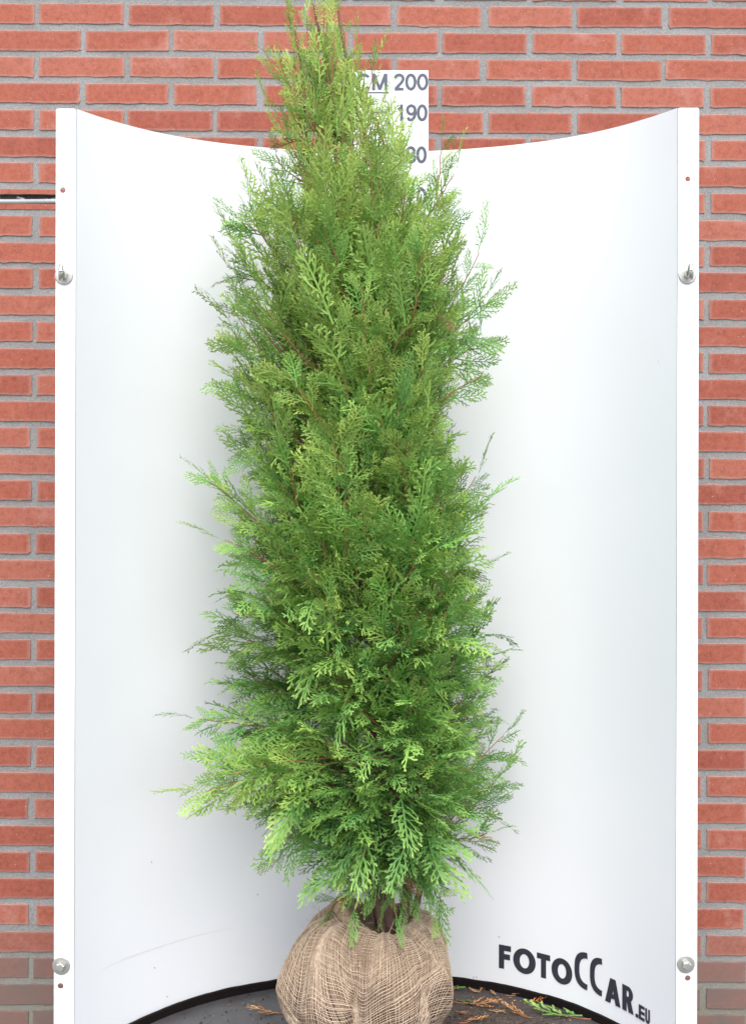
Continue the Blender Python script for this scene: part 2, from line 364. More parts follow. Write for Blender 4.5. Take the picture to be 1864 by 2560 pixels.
def backdrop():
    root = empty('photo_backdrop', (0, PB - .3, -.3))
    tag(root, 'white curved sheet backdrop with bolted side flanges standing around the conifer', 'backdrop')
    s = np.linspace(0, arc_[-1], 120); z = np.linspace(ZB, ZT, 24)
    SS, ZZ = np.meshgrid(s, z, indexing='ij')
    fr = on_panel(SS, ZZ, 0.0); bk = on_panel(SS, ZZ, -.003)
    mb = MB(); mb.grid(shear(fr)); mb.grid(shear(bk)[::-1])
    for a in (0, -1): mb.grid(shear(np.stack([fr[:, a], bk[:, a]], 1)))
    panel = mb.build('panel', M_panel, root, False)
    panel.data.shade_smooth()
    # flanges: flat strips with drilled holes
    def flange(x0, x1, holes, y):
        cu = bpy.data.curves.new('flange', 'CURVE'); cu.dimensions = '2D'; cu.fill_mode = 'BOTH'; cu.extrude = .0012
        def spline(pts):
            sp = cu.splines.new('POLY'); sp.points.add(len(pts) - 1); sp.use_cyclic_u = True
            for p, c in zip(sp.points, pts): p.co = (c[0], c[1], 0, 1)
        r = .004; zb = -.3; zt = 1.8655
        pts = [(x0, zb), (x1, zb)]
        for cx, cz, a0 in ((x1 - r, zt - r, 0), (x0 + r, zt - r, 90)):
            pts += [(cx + r * math.cos(R(a0 + t)), cz + r * math.sin(R(a0 + t))) for t in (0, 30, 60, 90)]
        spline(pts)
        for hx, hz, hr in holes: spline([(hx + hr * math.cos(t), hz + hr * math.sin(t)) for t in np.linspace(0, 2 * math.pi, 25)[:-1]])
        tmp = bpy.data.objects.new('tmp', cu); COL.objects.link(tmp)
        dg = bpy.context.evaluated_depsgraph_get(); me = bpy.data.meshes.new_from_object(tmp.evaluated_get(dg))
        bpy.data.objects.remove(tmp)
        n = len(me.vertices); co = np.zeros(n * 3, np.float32); me.vertices.foreach_get('co', co); co = co.reshape(-1, 3)
        V = np.stack([co[:, 0] + .0024 * (co[:, 1] - 1.2), y - co[:, 2], co[:, 1]], 1)
        me.vertices.foreach_set('co', V.astype(np.float32).ravel()); me.update()
        return link('flange', me, M_flange, root)
    for side, (x0, x1) in (('L', (-.6235, XL - .0005)), ('R', (XR + .0005, .6365))):
        y = float(curve_y(XL if side == 'L' else XR)) - .002
        def hp(px, py):
            q = at(px, py, y); return q.x - .0024 * (q.z - 1.2), q.z
        if side == 'L': hs_ = [(158, 475.5, 7.3), (152, 2464.5, 7.6)]
        else: hs_ = [(1717.5, 447.5, 6.6), (1717.5, 2445, 7.4)]
        flange(x0, x1, [(*hp(a, b), r / FPX * y) for a, b, r in hs_], y)
        # eye bolt near the top
        px, py = (160.5, 689) if side == 'L' else (1717, 687)
        p = at(px, py, y - .0025)
        e = empty('eye_bolt', p, root)
        def disc(rad, th, y0, k=40, dome=0):
            mb = MB(); a = np.linspace(0, 2 * math.pi, k + 1)
            prof = [(1e-4, -th - dome), (rad * .5, -th - dome * .7), (rad * .90, -th), (rad * .97, -th * .95), (rad, -th * .6), (rad, 0)]
            V = np.stack([np.stack([p.x + r * np.cos(a), np.full(k + 1, y0 + yy), p.z + r * np.sin(a)], -1) for r, yy in prof], 0)
            mb.grid(V); return mb
        disc(22.6 / FPX * y, .0022, p.y, dome=.001).build('washer', M_steel, e, True)
        mb = MB(); a = np.linspace(0, 2 * math.pi, 7) + .3
        rr = .0085
        for prof in ([(rr, 0), (rr, -.0075)], [(rr, -.0075), (.001, -.0078)]):
            mb.grid(np.stack([np.stack([p.x + r * np.cos(a), np.full(7, p.y - .002 + yy), p.z + r * np.sin(a)], -1) for r, yy in prof], 0))
        mb.build('nut', M_steel, e)
        t = np.linspace(0, 2 * math.pi, 40); ang = R(-14 if side == 'L' else 8)
        cy, cz = p.y - .025, p.z + .003
        P = np.stack([p.x + .0128 * np.cos(t) * math.sin(ang), cy + .0128 * np.cos(t) * math.cos(ang), cz + .0128 * np.sin(t)], 1)
        mb = MB(); mb.tube(P, .0044, 12, False)
        mb.tube([(p.x, p.y, p.z), (p.x, p.y - .014, p.z + .001)], .0045, 12)
        mb.build('eye', M_steel, e, True)
        # hex bolt near the bottom
        px, py = (153.5, 2414) if side == 'L' else (1713, 2410)
        p = at(px, py, y - .0025)
        e = empty('hex_bolt', p, root)
        disc(22.3 / FPX * y, .002, p.y).build('washer', M_steel, e, True)
        mb = MB(); rr = .0092
        for prof in ([(rr, 0), (rr, -.009)], [(rr, -.009), (rr * .8, -.0102)], [(rr * .8, -.0102), (.0005, -.0104)]):
            mb.grid(np.stack([np.stack([p.x + r * np.cos(a), np.full(7, p.y - .0022 + yy), p.z + r * np.sin(a)], -1) for r, yy in prof], 0))
        mb.build('bolt_head', M_steel, e)
    # lettering on the right: strokes laid on the sheet
    Z6 = 714 / 1651.0
    def zx(v): return pix_to_arc(1150 + v * Z6)
    rim = 0.002
    cnt = [0]
    LM = MB()
    def strip(A, Bq):
        """two polylines (s,z) -> a ribbon on the sheet"""
        cnt[0] += 1; off = .0006 + .00006 * cnt[0]
        A = np.asarray(A, float); Bq = np.asarray(Bq, float)
        LM.grid(shear(np.stack([on_panel(A[:, 0], A[:, 1], off), on_panel(Bq[:, 0], Bq[:, 1], off)], 1)))
    def quad(p, q, r, t, n=8):
        p, q, r, t = map(np.array, (p, q, r, t)); w = np.linspace(0, 1, n)[:, None]
        strip(p + (q - p) * w, t + (r - t) * w)
    def rect(s0, s1, z0, z1): quad((s0, z0), (s1, z0), (s1, z1), (s0, z1))
    def ring(s0, s1, z0, z1, wx, wz, a0=0, a1=360, p=2.0):
        t = np.radians(np.linspace(a0, a1, 72)); c, q = np.cos(t), np.sin(t)
        c = np.sign(c) * np.abs(c) ** (2 / p); q = np.sign(q) * np.abs(q) ** (2 / p)
        cs, cz, rs, rz = (s0 + s1) / 2, (z0 + z1) / 2, (s1 - s0) / 2, (z1 - z0) / 2
        strip(np.stack([cs + rs * c, cz + rz * q], 1), np.stack([cs + (rs - wx) * c, cz + (rz - wz) * q], 1))
    b0 = .052; h = .0535; b = b0; w = .0125
    def zz_(px, py): # height of a photo pixel lying on the sheet
        s_ = pix_to_arc(px); y = np.interp(s_, arc_, ys_); return CZ - (py - HY) / FPX * y
    zb = zz_(1249, 2250 + 392 * Z6); zt = zz_(1249, 2250 + 255 * Z6)
    a0, a1 = zx(230), zx(300)
    rect(a0, a0 + w, zb, zt); rect(a0 + w, a1, zt - w, zt); rect(a0 + w, a1 - .002, zb + .40 * (zt - zb), zb + .40 * (zt - zb) + w)
    ring(zx(313), zx(443), zb - .0015, zt + .0015, .0155, .0125)
    a0, a1 = zx(450), zx(527); rect(a0, a1, zt - w, zt); mdl = (a0 + a1) / 2; rect(mdl - w / 2, mdl + w / 2, zb, zt - w)
    ring(zx(535), zx(655), zb - .0015, zt + .0015, .0155, .0125)
    ct, cb = zz_(1150 + 715 * Z6, 2250 + 297 * Z6), zz_(1150 + 735 * Z6, 2250 + 520 * Z6)
    for l, r in ((668, 748), (757, 832)):
        s0, s1 = zx(l), zx(r); wd = (s1 - s0)
        ring(s0, s0 + 2 * wd, cb, ct, .0125, .0125, 92, 268, 2.7)
    zb2, zt2 = zb - .001, zt - .001
    a0, a1 = zx(845), zx(935); am = (a0 + a1) / 2; hw = .0075
    quad((a0, zb2), (am - hw, zt2), (am + hw, zt2), (a0 + .0145, zb2), 10)
    quad((a1 - .0145, zb2), (am - hw + .003, zt2 - .003), (am + hw, zt2), (a1, zb2), 10)
    rect(a0 + .014, a1 - .014, zb2 + .011, zb2 + .021)
    a0, a1 = zx(945), zx(1012); wd = a1 - a0
    rect(a0, a0 + w, zb2, zt2)
    hb = .031
    t = np.radians(np.linspace(90, -90, 30)); cz = zt2 - hb / 2; sx = a0 + wd * .5; rs = wd * .42
    o_ = np.vstack([[(a0 + w, zt2)], np.stack([sx + rs * np.cos(t), cz + hb / 2 * np.sin(t)], 1), [(a0 + w, zt2 - hb)]])
    i_ = np.vstack([[(a0 + w, zt2 - .0095)], np.stack([sx + (rs - .012) * np.cos(t), cz + (hb / 2 - .0095) * np.sin(t)], 1), [(a0 + w, zt2 - hb + .0095)]])
    strip(o_, i_)
    quad((a1 - .015, zb2), (a0 + wd * .33, zt2 - hb + .004), (a0 + wd * .33 + .0135, zt2 - hb + .004), (a1, zb2), 10)
    # the small ".EU"
    s0 = zx(1022); rect(s0, s0 + .0085, zb2 - .001, zb2 + .0065)
    eb, et = zb2 - .001, zb2 + .029
    a0, a1 = zx(1041), zx(1075); t_ = .0065
    rect(a0, a0 + t_, eb, et)
    for f in (0, .5, 1): z0 = eb + (et - eb - .0062) * f; rect(a0 + t_, a1, z0, z0 + .0062)
    a0, a1 = zx(1079), zx(1106); wd = a1 - a0; t_ = .0052
    t = np.radians(np.linspace(180, 360, 24)); rz = .011
    o_ = np.vstack([[(a0, et)], np.stack([(a0 + a1) / 2 + wd / 2 * np.cos(t), eb + rz + rz * np.sin(t)], 1), [(a1, et)]])
    i_ = np.vstack([[(a0 + t_, et)], np.stack([(a0 + a1) / 2 + (wd / 2 - t_) * np.cos(t), eb + rz + (rz - .0065) * np.sin(t)], 1), [(a1 - t_, et)]])
    strip(o_, i_)
    LM.build('lettering', M_ink, root)
    def mark(name, p0, p1, w, m):
        sa, sb = pix_to_arc(p0[0]), pix_to_arc(p1[0]); za, zb_ = zz_(*p0), zz_(*p1); t = np.linspace(0, 1, 30)
        s_ = sa + (sb - sa) * t; z_ = za + (zb_ - za) * t + .0012 * np.sin(t * 9); ww = w * np.sin(np.pi * np.clip(t, .02, .98)) ** .6
        mb = MB(); mb.grid(shear(np.stack([on_panel(s_, z_ - ww, .0004), on_panel(s_, z_ + ww, .0004)], 1))); mb.build(name, m, root)
    mark('scuff_mark', (250, 2430), (585, 2322), .0014, plain('scuffed_white', (.70, .685, .67), .6, noise=.1, nscale=60))
    for q in ((645, 2236), (380, 2155), (1248, 2342), (1185, 2443), (1192, 2443), (420, 2491), (388, 2419)):
        mark('dirt_speck', q, (q[0] + 3, q[1] + 1), .0011, M_black)
backdrop()

# ------------------------------------------------------------------ height scale
def height_scale():
    D = 2.868
    zt = at(0, 176, D).z; x0 = at(884, 0, D).x; x1 = at(1070.5, 0, D).x; zb = .62; th = .004
    root = empty('height_scale', ((x0 + x1) / 2, D, zb))
    tag(root, 'white measuring board with dark centimetre numbers rising behind the conifer', 'height scale')
    bm = bmesh.new(); bmesh.ops.create_cube(bm, size=1)
    for v in bm.verts: v.co = ((x0 + x1) / 2 + v.co.x * (x1 - x0), D + th / 2 + v.co.y * th, (zt + zb) / 2 + v.co.z * (zt - zb))
    bmesh.ops.bevel(bm, geom=bm.edges[:], offset=.0006, segments=1, affect='EDGES')
    bm_obj('board', bm, M_panel, root)
    # numerals: grotesque bold figures drawn as thick strokes in a 0..1 box
    def arc(cx, cz, rx, rz, a0, a1, n=22):
        t = np.radians(np.linspace(a0, a1, n)); return [(cx + rx * math.cos(k), cz + rz * math.sin(k)) for k in t]
    G = {'0': [arc(.5, .5, .40, .42, 0, 360, 40)], '1': [[(.62, 0), (.62, 1)], [(.62, .86), (.50, .76), (.26, .68)]],
         '2': [arc(.5, .69, .38, .23, 170, -20) + [(.72, .46), (.32, .20), (.16, .075)], [(.08, .075), (.92, .075)]],
         '7': [[(.08, .92), (.90, .92)], [(.84, .90), (.58, .55), (.44, .25), (.40, 0)]],
         '8': [arc(.5, .725, .34, .20, 0, 360, 36), arc(.5, .28, .40, .21, 0, 360, 36)],
         '9': [arc(.5, .67, .39, .25, 0, 360, 36), arc(.44, .5, .45, .43, 25, -80) + [(.3, .075), (.14, .22)]],
         '6': [arc(.5, .33, .39, .25, 0, 360, 36), arc(.56, .5, .45, .43, 205, 100) + [(.7, .925), (.86, .78)]],
         '5': [[(.86, .92), (.28, .92)], [(.30, .92), (.18, .48)], arc(.48, .33, .40, .26, 145, -155)],
         '4': [[(.70, 0), (.70, 1)], [(.68, .95), (.08, .30)], [(.04, .26), (.96, .26)]],
         '3': [arc(.48, .72, .34, .21, 165, -80), arc(.48, .29, .40, .22, 80, -165)],
         'C': [arc(.55, .5, .43, .42, 42, 318, 40)], 'M': [[(.10, 0), (.10, 1)], [(.90, 0), (.90, 1)], [(.12, .98), (.5, .05)], [(.88, .98), (.5, .05)]]}
    def text(s, px0, px1, py0, py1):
        a, b = at(px0, py1, D), at(px1, py0, D); H = b.z - a.z; wt = b.x - a.x; n = len(s); gap = .10 * wt / n
        w = (wt - gap * (n - 1)) / n; sw = H * .18; mb = MB(); c = 0
        for i, ch in enumerate(s):
            for pl in G[ch]:
                P = np.array([(a.x + i * (w + gap) + x * w, a.z + z * H) for x, z in pl])
                T = np.gradient(P, axis=0)
                if np.allclose(P[0], P[-1]): T[0] = T[-1] = P[1] - P[-2]
                T /= np.linalg.norm(T, axis=1)[:, None] + 1e-9; Nn = np.stack([-T[:, 1], T[:, 0]], 1) * sw / 2
                y = D - .0005 - .00004 * (c % 5); c += 1
                mb.grid(np.stack([np.stack([Q[:, 0], np.full(len(Q), y), Q[:, 1]], 1) for Q in (P - Nn, P + Nn)], 1))
        return mb.build('numerals', M_ink2, root)
    text('CM', 888, 968, 184, 226); text('200', 984, 1069, 184, 226); text('190', 988, 1067, 261, 303)
    y = 366
    for k in range(180, 80, -10):
        text(str(k), 988 if k >= 100 else 1012, 1065, y, y + 42); y += 104
    def tick(px0, px1, py, t=3.4):
        a, b = at(px0, py - t / 2, D - .0006), at(px1, py + t / 2, D - .0006)
        mb = MB(); mb.add([(a.x, a.y, a.z), (b.x, a.y, a.z), (b.x, a.y, b.z), (a.x, a.y, b.z)], [(0, 3, 2, 1)]); mb.build('scale_mark', M_ink2, root)
    tick(886, 972, 231.5); tick(925, 968, 280); tick(950, 1003, 332)
    for j in range(1, 20): tick(886 if j % 2 == 0 else 925, 968, 332 + 52 * j)
height_scale()

# ------------------------------------------------------------------ black tray under the plant
ZF = -.016
def disc_mat():
    m, n, l, b = mat('wet_dark_tray')
    tc = n.new('ShaderNodeTexCoord')
    t1 = N(n, 'ShaderNodeTexNoise', Scale=18.0, Detail=8.0, Roughness=.7); l.new(tc.outputs['Object'], t1.inputs['Vector'])
    t2 = N(n, 'ShaderNodeTexNoise', Scale=170.0, Detail=5.0); l.new(tc.outputs['Object'], t2.inputs['Vector'])
    base = ramp(n, [(.3, (.048, .045, .047)), (.7, (.078, .075, .079))]); l.new(t1.outputs['Fac'], base.inputs[0])
    # soil trodden around the right of the root ball
    mp = n.new('ShaderNodeMapping'); mp.inputs['Location'].default_value = (-.19, -2.60, 0); l.new(tc.outputs['Object'], mp.inputs[0])
    ln = N(n, 'ShaderNodeVectorMath', operation='LENGTH'); l.new(mp.outputs[0], ln.inputs[0])
    d = math_(n, l, 'ADD', ln.outputs['Value'], math_(n, l, 'MULTIPLY', t1.outputs['Fac'], .26))
    r = ramp(n, [(.31, (1, 1, 1)), (.44, (0, 0, 0))]); l.new(d, r.inputs[0])
    soil = ramp(n, [(.3, (.020, .014, .011)), (.7, (.10, .068, .054))]); l.new(t2.outputs['Fac'], soil.inputs[0])
    c = mixc(n, l, r.outputs[0], base.outputs[0], soil.outputs[0])
    l.new(c, b.inputs['Base Color'])
    ro = math_(n, l, 'ADD', .36, math_(n, l, 'MULTIPLY', r.outputs[0], .5)); l.new(ro, b.inputs['Roughness'])
    bp = N(n, 'ShaderNodeBump', Strength=.25, Distance=.002); l.new(t2.outputs['Fac'], bp.inputs['Height']); l.new(bp.outputs[0], b.inputs['Normal'])
    return m
def tray():
    root = empty('plant_tray', (0, 2.4, -.3))
    tag(root, 'black round tray with a thin raised rim at the foot of the backdrop', 'tray')
    s = np.linspace(0, arc_[-1], 160); off = .003
    outer = on_panel(s, 0, off)[:, :2]
    cx, cy = XC, float(curve_y(XL)); rad = (XR - XL) / 2 - .004
    a = np.linspace(0, -math.pi, 80)[1:-1]
    front = np.stack([cx + .002 + rad * np.cos(a), cy + rad * .75 * np.sin(a)], 1)
    ring_ = np.vstack([outer, front])
    n = len(ring_); c = np.array([[cx, 2.45]])
    mb = MB()
    top = np.hstack([ring_, np.full((n, 1), ZF)]); bot = np.hstack([ring_, np.full((n, 1), ZF - .03)])
    loops = [c + (ring_ - c) * f for f in (1, .8, .5, .2, .002)]
    G = np.stack([np.hstack([L, np.full((n, 1), ZF)]) for L in loops], 0); G = np.concatenate([G, G[:, :1]], 1)
    mb.grid(G); mb.grid(np.stack([np.vstack([bot, bot[:1]]), np.vstack([top, top[:1]])], 0))
    Gb = G.copy(); Gb[..., 2] = ZF - .03; mb.grid(Gb[:, ::-1])
    mb.build('tray_floor', disc_mat(), root)
    # rim strip
    wob = noise1(s * 22, 4, .0012)
    o1 = on_panel(s, 0, .0015); i1 = on_panel(s, 0, .008)
    zt = .002 + wob
    def lv(P, z): Q = P.copy(); Q[:, 2] = z; return Q
    mb = MB(); mb.grid(np.stack([lv(o1, ZF - .02), lv(o1, zt), lv(i1, zt - .0006), lv(i1, ZF - .002)], 1))
    mb.build('rim', plain('dark_rubber_rim', (.008, .005, .0045), .8, noise=.35, nscale=30, bump=.4, spec=.15), root)
    for (x, y) in ((-.4, 2.4), (.4, 2.4), (0, 2.75), (0, 2.15)):
        mb = MB(); mb.tube([(x, y, -.32), (x, y, ZF - .031)], .03, 16); mb.build('leg', M_black, root, True)
tray()

# ------------------------------------------------------------------ the conifer
TD = 2.62
def spray_template(seed, dense=1.0, wf=1.0):
    """flat fern-like spray, 1 unit long: axis along x, spread along y. Returns V (n,3), F, tip factor, hue jitter"""
    r = np.random.default_rng(seed)
    V, F, T, J = [], [], [], []
    def ribbon(P, w, t0, t1, roll):
        P = np.asarray(P); n = len(P); w = np.asarray(w)
        d = np.gradient(P, axis=0); d /= np.linalg.norm(d, axis=1)[:, None] + 1e-9
        side = np.stack([-d[:, 1], d[:, 0], np.zeros(n)], 1)
        side = side * math.cos(roll) + np.array([0, 0, 1.0]) * math.sin(roll)
        base = len(V); j = r.random()
        for k in range(n):
            V.append(P[k] + side[k] * w[k] / 2); V.append(P[k] - side[k] * w[k] / 2)
            t = t0 + (t1 - t0) * k / (n - 1); T.extend((t, t)); J.extend((j, j))
        for k in range(n - 1): F.append((base + 2 * k, base + 2 * k + 1, base + 2 * k + 3, base + 2 * k + 2))
    bendy = r.normal(0, .10)
    ax = lambda x: np.array([x, bendy * x * x, .03 * math.sin(x * 5 + seed)])
    ribbon([ax(x) for x in np.linspace(0, 1, 8)], np.linspace(.030, .020, 8) * wf, .0, .9, 0)
    x = .10 + r.uniform(0, .03); side = 1 if r.random() < .5 else -1
    wS = .0255 * wf
    while x < .95:
        L = (.33 + .14 * r.random()) * min(1, (x + .12) * 2.6) * (1 - x) ** .62 + .05
        ang = R(r.uniform(34, 46)); p0 = ax(x); zs = r.normal(0, .10)
        curl = r.uniform(-.75, -.25)                       # laterals arch forward
        def lat(u):
            a = ang * (1 + curl * u * .55)
            return p0 + np.array([math.cos(a) * u * L, side * math.sin(a) * u * L, zs * u * L + .10 * L * u * u * r_c])
        r_c = r.normal(-.2, .9)
        ribbon([lat(u) for u in np.linspace(0, 1, 5)], [wS * .8, wS, wS, wS * .9, wS * .35], .15 + .4 * x, .55 + .45 * x, r.normal(0, .25))
        d = .052; s2 = side; step = .060 / dense
        while d < L - .02:
            u = d / L; l2 = (.060 + .060 * r.random()) * (1 - .45 * u) * min(1, L / .16)
            a = ang * (1 + curl * u * .55) ; q = lat(u)
            a2 = side * a + s2 * R(r.uniform(34, 48))
            zz = zs + r.normal(0, .16)
            pts = [q, q + np.array([math.cos(a2) * l2 * .55, math.sin(a2) * l2 * .55, zz * l2 * .5]),
                   q + np.array([math.cos(a2 - s2 * .16) * l2, math.sin(a2 - s2 * .16) * l2, zz * l2])]
            ribbon(pts, [wS * .75, wS, wS * .55], .25 + .35 * x + .2 * u, .65 + .25 * x + .2 * u, r.normal(0, .35))
            s2 = -s2; d += step * r.uniform(.75, 1.1)
        side = -side; x += .074 * r.uniform(.8, 1.2) / dense
    return np.array(V), np.array(F), np.clip(T, 0, 1), np.array(J)
TEMPL = [spray_template(100 + i) for i in range(14)]
SPRIG = [spray_template(300 + i, .72, 1.75) for i in range(12)]

def place_sprays(items):
    """items: list of (template, origin, X, N, length, sag, cup, tone, value) -> V, F, A"""
    Vs, Fs, As = [], [], []; n0 = 0
    for ti in range(len(TEMPL)):
        sel = [i for i in items if i[0] == ti]
        if not sel: continue
        V, F, T, J = TEMPL[ti]; n = len(V)
        O = np.array([i[1] for i in sel]); X = np.array([i[2] for i in sel]); Nn = np.array([i[3] for i in sel])
        X /= np.linalg.norm(X, axis=1)[:, None] + 1e-9
        Nn -= X * (Nn * X).sum(1)[:, None]; Nn /= np.linalg.norm(Nn, axis=1)[:, None] + 1e-9
        Y = np.cross(Nn, X); L = np.array([i[4] for i in sel]); sag = np.array([i[5] for i in sel]); cup = np.array([i[6] for i in sel])
        tone = np.array([i[7] for i in sel]); val = np.array([i[8] for i in sel])
        x, y, z = V[:, 0][None], V[:, 1][None], V[:, 2][None]
        z = z - cup[:, None] * y * y * 1.6
        P = O[:, None] + L[:, None, None] * (x[..., None] * X[:, None] + y[..., None] * Y[:, None] + z[..., None] * Nn[:, None])
        P[..., 2] += L[:, None] * sag[:, None] * x * x
        A = np.zeros((len(sel), n, 3))
        A[..., 0] = np.clip(tone[:, None] + (J[None] - .5) * .25, 0, 1)
        A[..., 1] = np.clip(T[None] ** 2.2 * (.45 + .75 * tone[:, None]), 0, 1); A[..., 2] = np.clip(val[:, None] + (J[None] - .5) * .3, 0, 1)
        Vs.append(P.reshape(-1, 3)); As.append(A.reshape(-1, 3))
        Fs.append((F[None] + (np.arange(len(sel)) * n)[:, None, None]).reshape(-1, 4) + n0); n0 += n * len(sel)
    return np.vstack(Vs), np.vstack(Fs), np.vstack(As)

AXIS = np.array([(2020, 860), (1500, 838), (1000, 812), (500, 780), (200, 735), (0, 697), (-40, 690)], float)
ENV = np.array([(-5, 672, 712), (60, 630, 755), (100, 608, 795), (150, 606, 815), (200, 600, 830), (250, 598, 845), (300, 584, 875), (350, 566, 905), (420, 515, 970),
                (480, 490, 1030), (560, 488, 1050), (640, 485, 1085), (720, 478, 1090), (800, 474, 1060), (860, 492, 1035), (950, 495, 1005),
                (1020, 505, 1030), (1100, 490, 1075), (1180, 488, 1065), (1250, 492, 1060), (1320, 490, 1085), (1400, 500, 1085), (1480, 496, 1085), (1560, 478, 1100),
                (1640, 475, 1110), (1720, 510, 1100), (1780, 600, 1055), (1840, 675, 985), (1900, 715, 955), (1950, 740, 940), (2000, 760, 930)], float)
def zpix(z): return (HY - (z - CZ) / TD * FPX) / K         # height -> 1651-view row
def axis_x(z): return (np.interp(-zpix(z), -AXIS[:, 0], AXIS[:, 1]) * K - CX) / FPX * TD
def env(z, c):
    y = zpix(z); l = np.interp(y, ENV[:, 0], ENV[:, 1]); r = np.interp(y, ENV[:, 0], ENV[:, 2])
    a = axis_x(z); L = a - (l * K - CX) / FPX * TD; Rr = (r * K - CX) / FPX * TD - a
    return Rr if c > 0 else L
def zrow(y): return CZ - (y * K - HY) / FPX * TD

def conifer():
    base = atd(860, 2040, TD); zg = ZF
    root = empty('conifer_tree', (atd(812, 0, TD).x, TD, ZF))
    tag(root, 'tall bushy green conifer with its root ball wrapped in burlap', 'tree')
    items = []; BR = MB()
    soil_z = .225
    # stems: a main stem with companions from low down
    ST = MB(); stems = []
    def stem(pts, r0, r1, k=8):
        pts = np.array(pts, float); t = np.linspace(0, 1, len(pts)); tt = np.linspace(0, 1, 60)
        P = np.stack([np.interp(tt, t, pts[:, i]) for i in range(3)], 1)
        ker = np.ones(9) / 9
        Q = np.stack([np.convolve(np.pad(P[:, i], 4, 'edge'), ker, 'valid') for i in range(3)], 1)
        Q[0] = P[0]; Q[-1] = P[-1]
        Q[:, 0] += noise1(tt * 14, len(stems) + 3, .004); Q[:, 1] += noise1(tt * 14, len(stems) + 33, .004)
        rr = r0 + (r1 - r0) * tt ** .8
        ST.tube(Q, rr, k); stems.append(Q); return Q
    def p(x, y, dy=0): return tuple(atd(x, y, TD) + Vector((0, dy, 0)))
    main = stem([(atd(862, 2040, TD).x, TD, soil_z - .03), p(855, 1900), p(838, 1500), p(812, 1000), p(780, 500), p(735, 200), p(705, 60), p(692, 8)], .017, .0012)
    stem([(atd(885, 2040, TD).x, TD - .015, soil_z - .03), p(920, 1850, -.04), p(905, 1400, -.06), p(880, 900, -.05), p(845, 420, -.03), p(760, 130, 0), p(748, 12, 0)], .011, .0012)
    stem([(atd(845, 2040, TD).x, TD + .012, soil_z - .03), p(800, 1850, .03), p(745, 1350, .03), p(730, 900, -.05), p(700, 500, -.04), p(668, 180, 0), p(655, 70, .0)], .010, .0012)
    stem([(atd(900, 2045, TD).x, TD + .01, soil_z - .03), p(945, 1930, .0), p(955, 1700, .02), p(940, 1200, .02), p(900, 800, .02), p(880, 600, .02)], .0085, .0012)
    stem([(atd(850, 2045, TD).x, TD - .03, soil_z - .03), p(790, 1700, -.05), p(760, 1200, -.06), p(800, 750, -.06), p(760, 420, -.06), p(710, 260, -.05)], .007, .0012)

    def branch(P0, P1, rise, r0, n_spray, spray_len, droop, tone, tmin=.28, spread=1.0, up=0.0, sagm=-.16, hang=None):
        """curved limb from P0 to P1 with sprays along it"""
        P0, P1 = np.array(P0), np.array(P1); t = np.linspace(0, 1, 14)[:, None]
        mid = (P0 + P1) / 2 + np.array([0, 0, rise]) + rng.normal(0, .012, 3)
        P = (1 - t) ** 2 * P0 + 2 * t * (1 - t) * mid + t ** 2 * P1
        P[:, 2] += droop * t[:, 0] ** 3
        P += np.stack([noise1(t[:, 0] * 7, int(rng.integers(1e6)), .004) for _ in range(3)], 1) * t
        BR.tube(P, r0 + (.0009 - r0) * t[:, 0] ** .7, 5, False)
        out = P1 - P0; out[2] = 0; out /= np.linalg.norm(out) + 1e-9
        hang = rng.normal(0, .28) if hang is None else hang
        side = 1
        for tt in np.linspace(tmin, 1.0, n_spray):
            tt = min(1, tt + rng.normal(0, .012)); f = tt * 13; i = min(12, int(f)); o = P[i] + (P[i + 1] - P[i]) * (f - i)
            T = P[min(13, i + 1)] - P[max(0, i - 1)]; T /= np.linalg.norm(T) + 1e-9
            # plane of this branch's foliage: contains the branch, tilted individually
            h = np.cross(T, [0, 0, 1.0]); h /= np.linalg.norm(h) + 1e-9
            v = np.cross(h, T)
            al = hang + rng.normal(0, .33); Lt = h * math.cos(al) + v * math.sin(al)
            last = tt > .985
            a = R(rng.uniform(6, 16)) if last else R(rng.uniform(26, 52)) * spread
            X = T * math.cos(a) + side * Lt * math.sin(a) + rng.normal(0, .10, 3) + np.array([0, 0, up])
            Nn = np.cross(X, Lt if not last else h) + rng.normal(0, .22, 3)
            L = spray_len * (.72 + .55 * rng.random()) * (1.0 if last else (1.08 - .38 * tt))
            sag = rng.normal(sagm, .16) + droop * 1.2
            low = o[2] + L * (X[2] / np.linalg.norm(X) + min(0, sag))   # lowest sprays clear the top of the root ball
            if sagm < -.06 and low < .255 and o[1] < TD + .05: X = X * np.array([1, 1, .3]) + np.array([0, 0, min(.9, (.255 - low) / L)]); sag = max(sag, -.12)
            items.append((int(rng.integers(len(TEMPL))), o, X, Nn, L, sag, rng.normal(.15, .5), np.clip(tone + rng.normal(0, .14), 0, 1), np.clip(rng.normal(.5, .22), 0, 1)))
            side = -side

    zlo, zhi = zrow(1890), zrow(40)
    # limbs all round the stems
    NB = 400
    for b in range(NB):
        q = (b + rng.random()) / NB
        zt = zlo + (zhi - zlo) * (.92 * q ** 1.05 + .08 * q ** 4)
        hfrac = (zt - zlo) / (zhi - zlo)
        phi = b * 2.39996 + rng.normal(0, .3)
        cx_, cy_ = math.cos(phi), math.sin(phi)
        if cy_ > .35 and rng.random() < .35: cy_ = -cy_      # the side towards the wall carries fewer limbs
        e = env(zt, cx_) ; wid = (env(zt, 1) + env(zt, -1)) / 2
        dep = min(.235, wid * .92)
        rad = rng.uniform(.72, 1.06) if b % 3 else rng.uniform(.4, .8)
        slen = np.interp(hfrac, [0, .5, .85, 1], [.120, .132, .115, .078])
        ex = max(.012, e - slen * .30); ey = max(.012, dep - slen * .30)
        ax = axis_x(zt)
        tip = np.array([ax + cx_ * ex * rad, TD + cy_ * ey * rad, zt])
